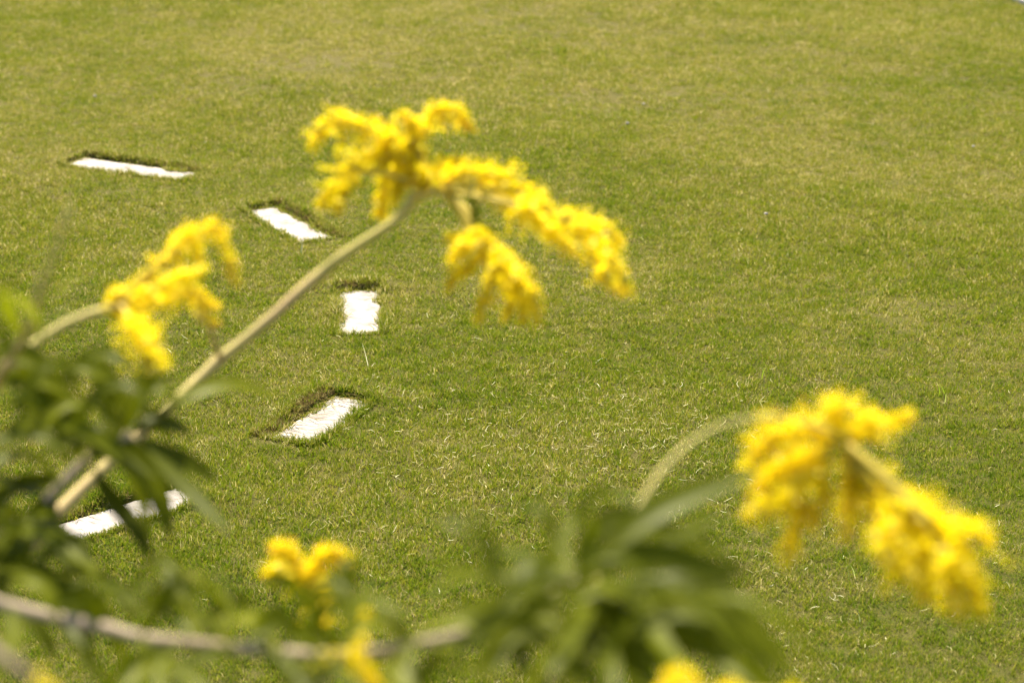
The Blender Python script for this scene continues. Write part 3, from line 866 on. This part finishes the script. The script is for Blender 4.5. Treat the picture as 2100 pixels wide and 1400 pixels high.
# --- leaves: left cluster on its shoot
LD = 2.9
for uv, w, d, dd in [
    ([(335, 838), (420, 798), (500, 788), (578, 816)], 46, LD, .05),
    ([(272, 870), (240, 800), (200, 750), (165, 720)], 52, LD, .06),
    ([(280, 870), (292, 800), (310, 745), (345, 718)], 44, LD, .1),
    ([(200, 920), (150, 850), (90, 805), (5, 775)], 60, LD, -.08),
    ([(170, 950), (135, 870), (70, 830), (0, 840)], 50, LD, -.1),
    ([(150, 960), (90, 895), (30, 885), (-40, 905)], 46, LD, -.06),
    ([(120, 990), (60, 940), (0, 945), (-50, 970)], 54, LD, -.05),
    ([(275, 890), (320, 870), (360, 872), (398, 895)], 48, LD, .06),
    ([(280, 895), (330, 930), (390, 950), (452, 985)], 62, LD, .05),
    ([(262, 895), (300, 960), (330, 1030), (352, 1110)], 58, LD, -.06),
    ([(190, 960), (230, 1030), (275, 1080), (312, 1160)], 56, LD, -.05),
    ([(300, 920), (380, 990), (430, 1050), (478, 1102)], 46, LD - .05, -.08),
    ([(110, 1010), (100, 1080), (130, 1130), (160, 1180)], 54, LD, -.05),
    ([(100, 1010), (60, 1070), (40, 1140), (50, 1220)], 62, LD, -.08),
    ([(60, 1060), (20, 1110), (0, 1170), (-10, 1250)], 74, LD, -.1),
    ([(50, 1060), (-10, 1040), (-60, 1060), (-100, 1100)], 60, LD, -.05),
    ([(250, 890), (180, 880), (120, 900), (70, 960)], 50, LD, .06),
    ([(265, 880), (330, 850), (350, 830), (360, 800)], 36, LD, .06),
    ([(255, 885), (215, 830), (210, 770), (235, 740)], 50, LD, .03),
    ([(170, 950), (210, 930), (270, 940), (330, 985)], 52, LD, -.04),
    ([(140, 980), (60, 990), (10, 1020), (-30, 1080)], 60, LD, -.06),
    ([(110, 1010), (30, 1000), (-20, 980), (-60, 990)], 70, LD, -.1),
]:
    px_leaf([(u + rng.normal(0, 3), v + rng.normal(0, 3)) for u, v in uv], w * 1.15, d, shoot_left, dd, tone=rng.uniform(0, .5))
for uv, w, d, dd in [
    ([(90, 700), (60, 640), (30, 610), (-20, 600)], 50, 2.62, -.05),
    ([(85, 640), (110, 610), (150, 575), (190, 548)], 40, 2.6, -.06),
    ([(60, 690), (90, 660), (125, 640), (150, 650)], 40, 2.65, -.05),
    ([(30, 740), (0, 690), (-20, 660), (-60, 650)], 60, 2.7, -.05),
    ([(50, 700), (20, 650), (10, 600), (40, 560)], 40, 2.7, -.08),
]:
    px_leaf(uv, w, d, twig_a, dd, tone=.9)  # pale tone puts the glint of sun and sky into the leaf colour
# leaves hanging round the level branch
for uv, w, d, dd in [
    ([(200, 1282), (215, 1235), (245, 1215), (285, 1270)], 46, 2.50, -.06),
    ([(290, 1306), (330, 1240), (375, 1190), (400, 1265)], 44, 2.50, -.04),
    ([(400, 1318), (395, 1260), (375, 1210), (365, 1170)], 40, 2.50, .06),
    ([(420, 1318), (455, 1290), (470, 1240), (450, 1195)], 36, 2.50, .06),
    ([(430, 1320), (490, 1270), (530, 1262), (560, 1285)], 44, 2.48, -.05),
    ([(560, 1334), (530, 1290), (550, 1262), (600, 1275)], 46, 2.45, -.06),
    ([(650, 1340), (600, 1280), (560, 1285), (500, 1315)], 50, 2.40, -.05),
    ([(650, 1340), (700, 1262), (760, 1232), (850, 1272)], 56, 2.40, -.06),
    ([(700, 1342), (720, 1290), (740, 1230), (760, 1190)], 44, 2.40, .05),
    ([(560, 1336), (600, 1370), (620, 1400), (640, 1450)], 60, 2.35, -.06),
    ([(290, 1306), (300, 1350), (280, 1390), (240, 1420)], 50, 2.40, -.05),
    ([(200, 1285), (180, 1240), (140, 1230), (100, 1255)], 50, 2.50, -.03),
    ([(120, 1266), (100, 1220), (60, 1190), (10, 1200)], 56, 2.50, .03),
    ([(20, 1245), (30, 1290), (10, 1340), (-30, 1400)], 60, 2.40, -.06),
    ([(700, 1342), (660, 1380), (640, 1420), (660, 1460)], 60, 2.35, -.06),
    ([(850, 1320), (820, 1360), (830, 1400), (860, 1450)], 60, 2.30, -.06),
    ([(370, 1318), (330, 1360), (330, 1400), (360, 1440)], 44, 2.40, -.06),
    ([(690, 1342), (640, 1310), (600, 1312), (570, 1340)], 40, 2.40, -.04),
    ([(840, 1322), (790, 1280), (760, 1280), (720, 1310)], 48, 2.35, -.04),
    ([(480, 1328), (440, 1280), (410, 1270), (385, 1300)], 40, 2.40, -.04),
]:
    px_leaf(uv, w, d, low_branch, dd)
# leaves: lower right cluster at the end of the level branch
RD = 2.25
for uv, w, d, dd in [
    ([(1180, 1190), (1120, 1150), (1060, 1115), (1000, 1098)], 52, RD, .1),
    ([(1180, 1190), (1165, 1130), (1170, 1090), (1195, 1050)], 44, RD, .12),
    ([(1190, 1190), (1220, 1110), (1270, 1060), (1335, 1040)], 72, RD, .06),
    ([(1200, 1190), (1300, 1080), (1420, 1005), (1565, 975)], 88, RD, .06),
    ([(1195, 1200), (1300, 1150), (1420, 1140), (1555, 1185)], 84, RD, -.06),
    ([(1180, 1210), (1080, 1180), (980, 1170), (870, 1195)], 62, RD, .04),
    ([(1170, 1220), (1060, 1240), (950, 1260), (850, 1300)], 76, RD, -.05),
    ([(1200, 1220), (1340, 1250), (1500, 1290), (1660, 1375)], 96, RD, -.06),
    ([(1200, 1220), (1270, 1280), (1330, 1340), (1380, 1420)], 84, RD, -.12),
    ([(1180, 1230), (1160, 1300), (1140, 1360), (1130, 1420)], 76, RD, -.12),
    ([(1170, 1220), (1080, 1290), (990, 1345), (890, 1400)], 76, RD, -.1),
    ([(1195, 1230), (1230, 1300), (1245, 1360), (1250, 1440)], 72, RD, -.14),
    ([(1205, 1210), (1320, 1200), (1460, 1240), (1570, 1310)], 84, RD, -.08),
    ([(1175, 1200), (1130, 1170), (1060, 1180), (1010, 1220)], 60, RD, -.06),
    ([(1190, 1195), (1250, 1150), (1320, 1110), (1400, 1085)], 70, RD, .05),
    ([(1185, 1195), (1240, 1180), (1290, 1200), (1330, 1250)], 66, RD, -.1),
    ([(1170, 1215), (1110, 1240), (1060, 1290), (1040, 1350)], 66, RD, -.1),
    ([(1185, 1220), (1200, 1270), (1190, 1330), (1160, 1380)], 60, RD, -.14),
    ([(1210, 1220), (1400, 1310), (1480, 1370), (1540, 1440)], 90, RD, -.1),
    ([(1100, 1245), (1000, 1300), (920, 1330), (850, 1350)], 60, RD, -.08),
    ([(1180, 1190), (1210, 1150), (1215, 1110), (1190, 1080)], 50, RD, -.02),
    ([(1200, 1215), (1290, 1230), (1360, 1290), (1410, 1370)], 80, RD, -.14),
    ([(1060, 1262), (1010, 1240), (960, 1230), (920, 1235)], 50, RD, -.05),
    ([(1190, 1200), (1370, 1100), (1470, 1075), (1560, 1090)], 60, RD, .12),
]:
    px_leaf([(u + rng.normal(0, 12) * (k > 0) , v + rng.normal(0, 12) + 30 * math.sin(u * .02) * (k > 1)) for k, (u, v) in enumerate(uv)], w * .95, d, low_branch, dd, tone=rng.uniform(.1, .8))
def spread_leaves(region, count, d, dj, parent, length, wid, dirs):
    (ua, va), (ub, vb) = region
    for i in range(count):
        u, v = rng.uniform(ua, ub), rng.uniform(va, vb); th = math.radians(rng.choice(dirs) + rng.normal(0, 18)); L = rng.uniform(*length)
        dx, dy = math.cos(th) * L, -math.sin(th) * L; sag = L * rng.uniform(.3, .65)
        uv = [(u, v), (u + dx * .36, v + dy * .5 - sag * .12), (u + dx * .74, v + dy * .8 + sag * .22), (u + dx, v + dy + sag)]
        px_leaf(uv, rng.uniform(*wid), d + rng.uniform(-dj, dj), parent, rng.uniform(-.1, .08))
spread_leaves(((0, 800), (280, 900)), 15, LD, .12, shoot_left, (170, 260), (36, 48), (60, 40, 20, 0, -25, 150, 170, 190, 120))
spread_leaves(((130, 880), (270, 960)), 11, LD - .08, .08, shoot_left, (150, 240), (34, 46), (40, 15, 0, -15, 150, 180))
spread_leaves(((-60, 1060), (90, 1240)), 18, LD - .08, .1, shoot_left, (150, 240), (34, 46), (-10, 30, 10, 50, -30, 150))
spread_leaves(((120, 1180), (330, 1290)), 12, 2.62, .06, low_branch, (110, 170), (28, 40), (60, 30, 10, -10, 150, -30))
spread_leaves(((340, 1230), (860, 1335)), 20, 2.55, .06, low_branch, (110, 180), (28, 42), (60, 30, 10, 160, 120, -20))
spread_leaves(((150, 1300), (860, 1380)), 14, 2.3, .06, low_branch, (110, 180), (28, 40), (-20, -40, -60, 200, 220))
spread_leaves(((1000, 1170), (1430, 1330)), 44, RD, .16, low_branch, (180, 300), (30, 42), (25, 10, -10, -35, 150, 165, 195, 40, 210))
spread_leaves(((1150, 1080), (1330, 1180)), 7, RD + .05, .1, low_branch, (170, 280), (32, 46), (35, 20, 5, 50, 150))
px_leaf([(975, 455), (985, 462), (1000, 470), (1030, 485)], 20, D - .06, main_stem, 0, tone=.95)
px_leaf([(965, 400), (972, 420), (975, 445), (970, 470)], 24, D - .06, main_stem, 0, tone=.95)
# lower foliage of the shrub on its stems
for c_, n_, o_ in [((-.70, 2.55, 1.15), 9, None), ((-.86, 2.75, 1.25), 8, None), ((-.48, 2.45, 1.22), 8, None), ((-.70, 2.6, .8), 8, None), ((-.95, 2.55, 1.5), 7, None)]:
    fan(np.array(c_), n_, low_branch, (.10, .15), .6, o_, (.022, .032))
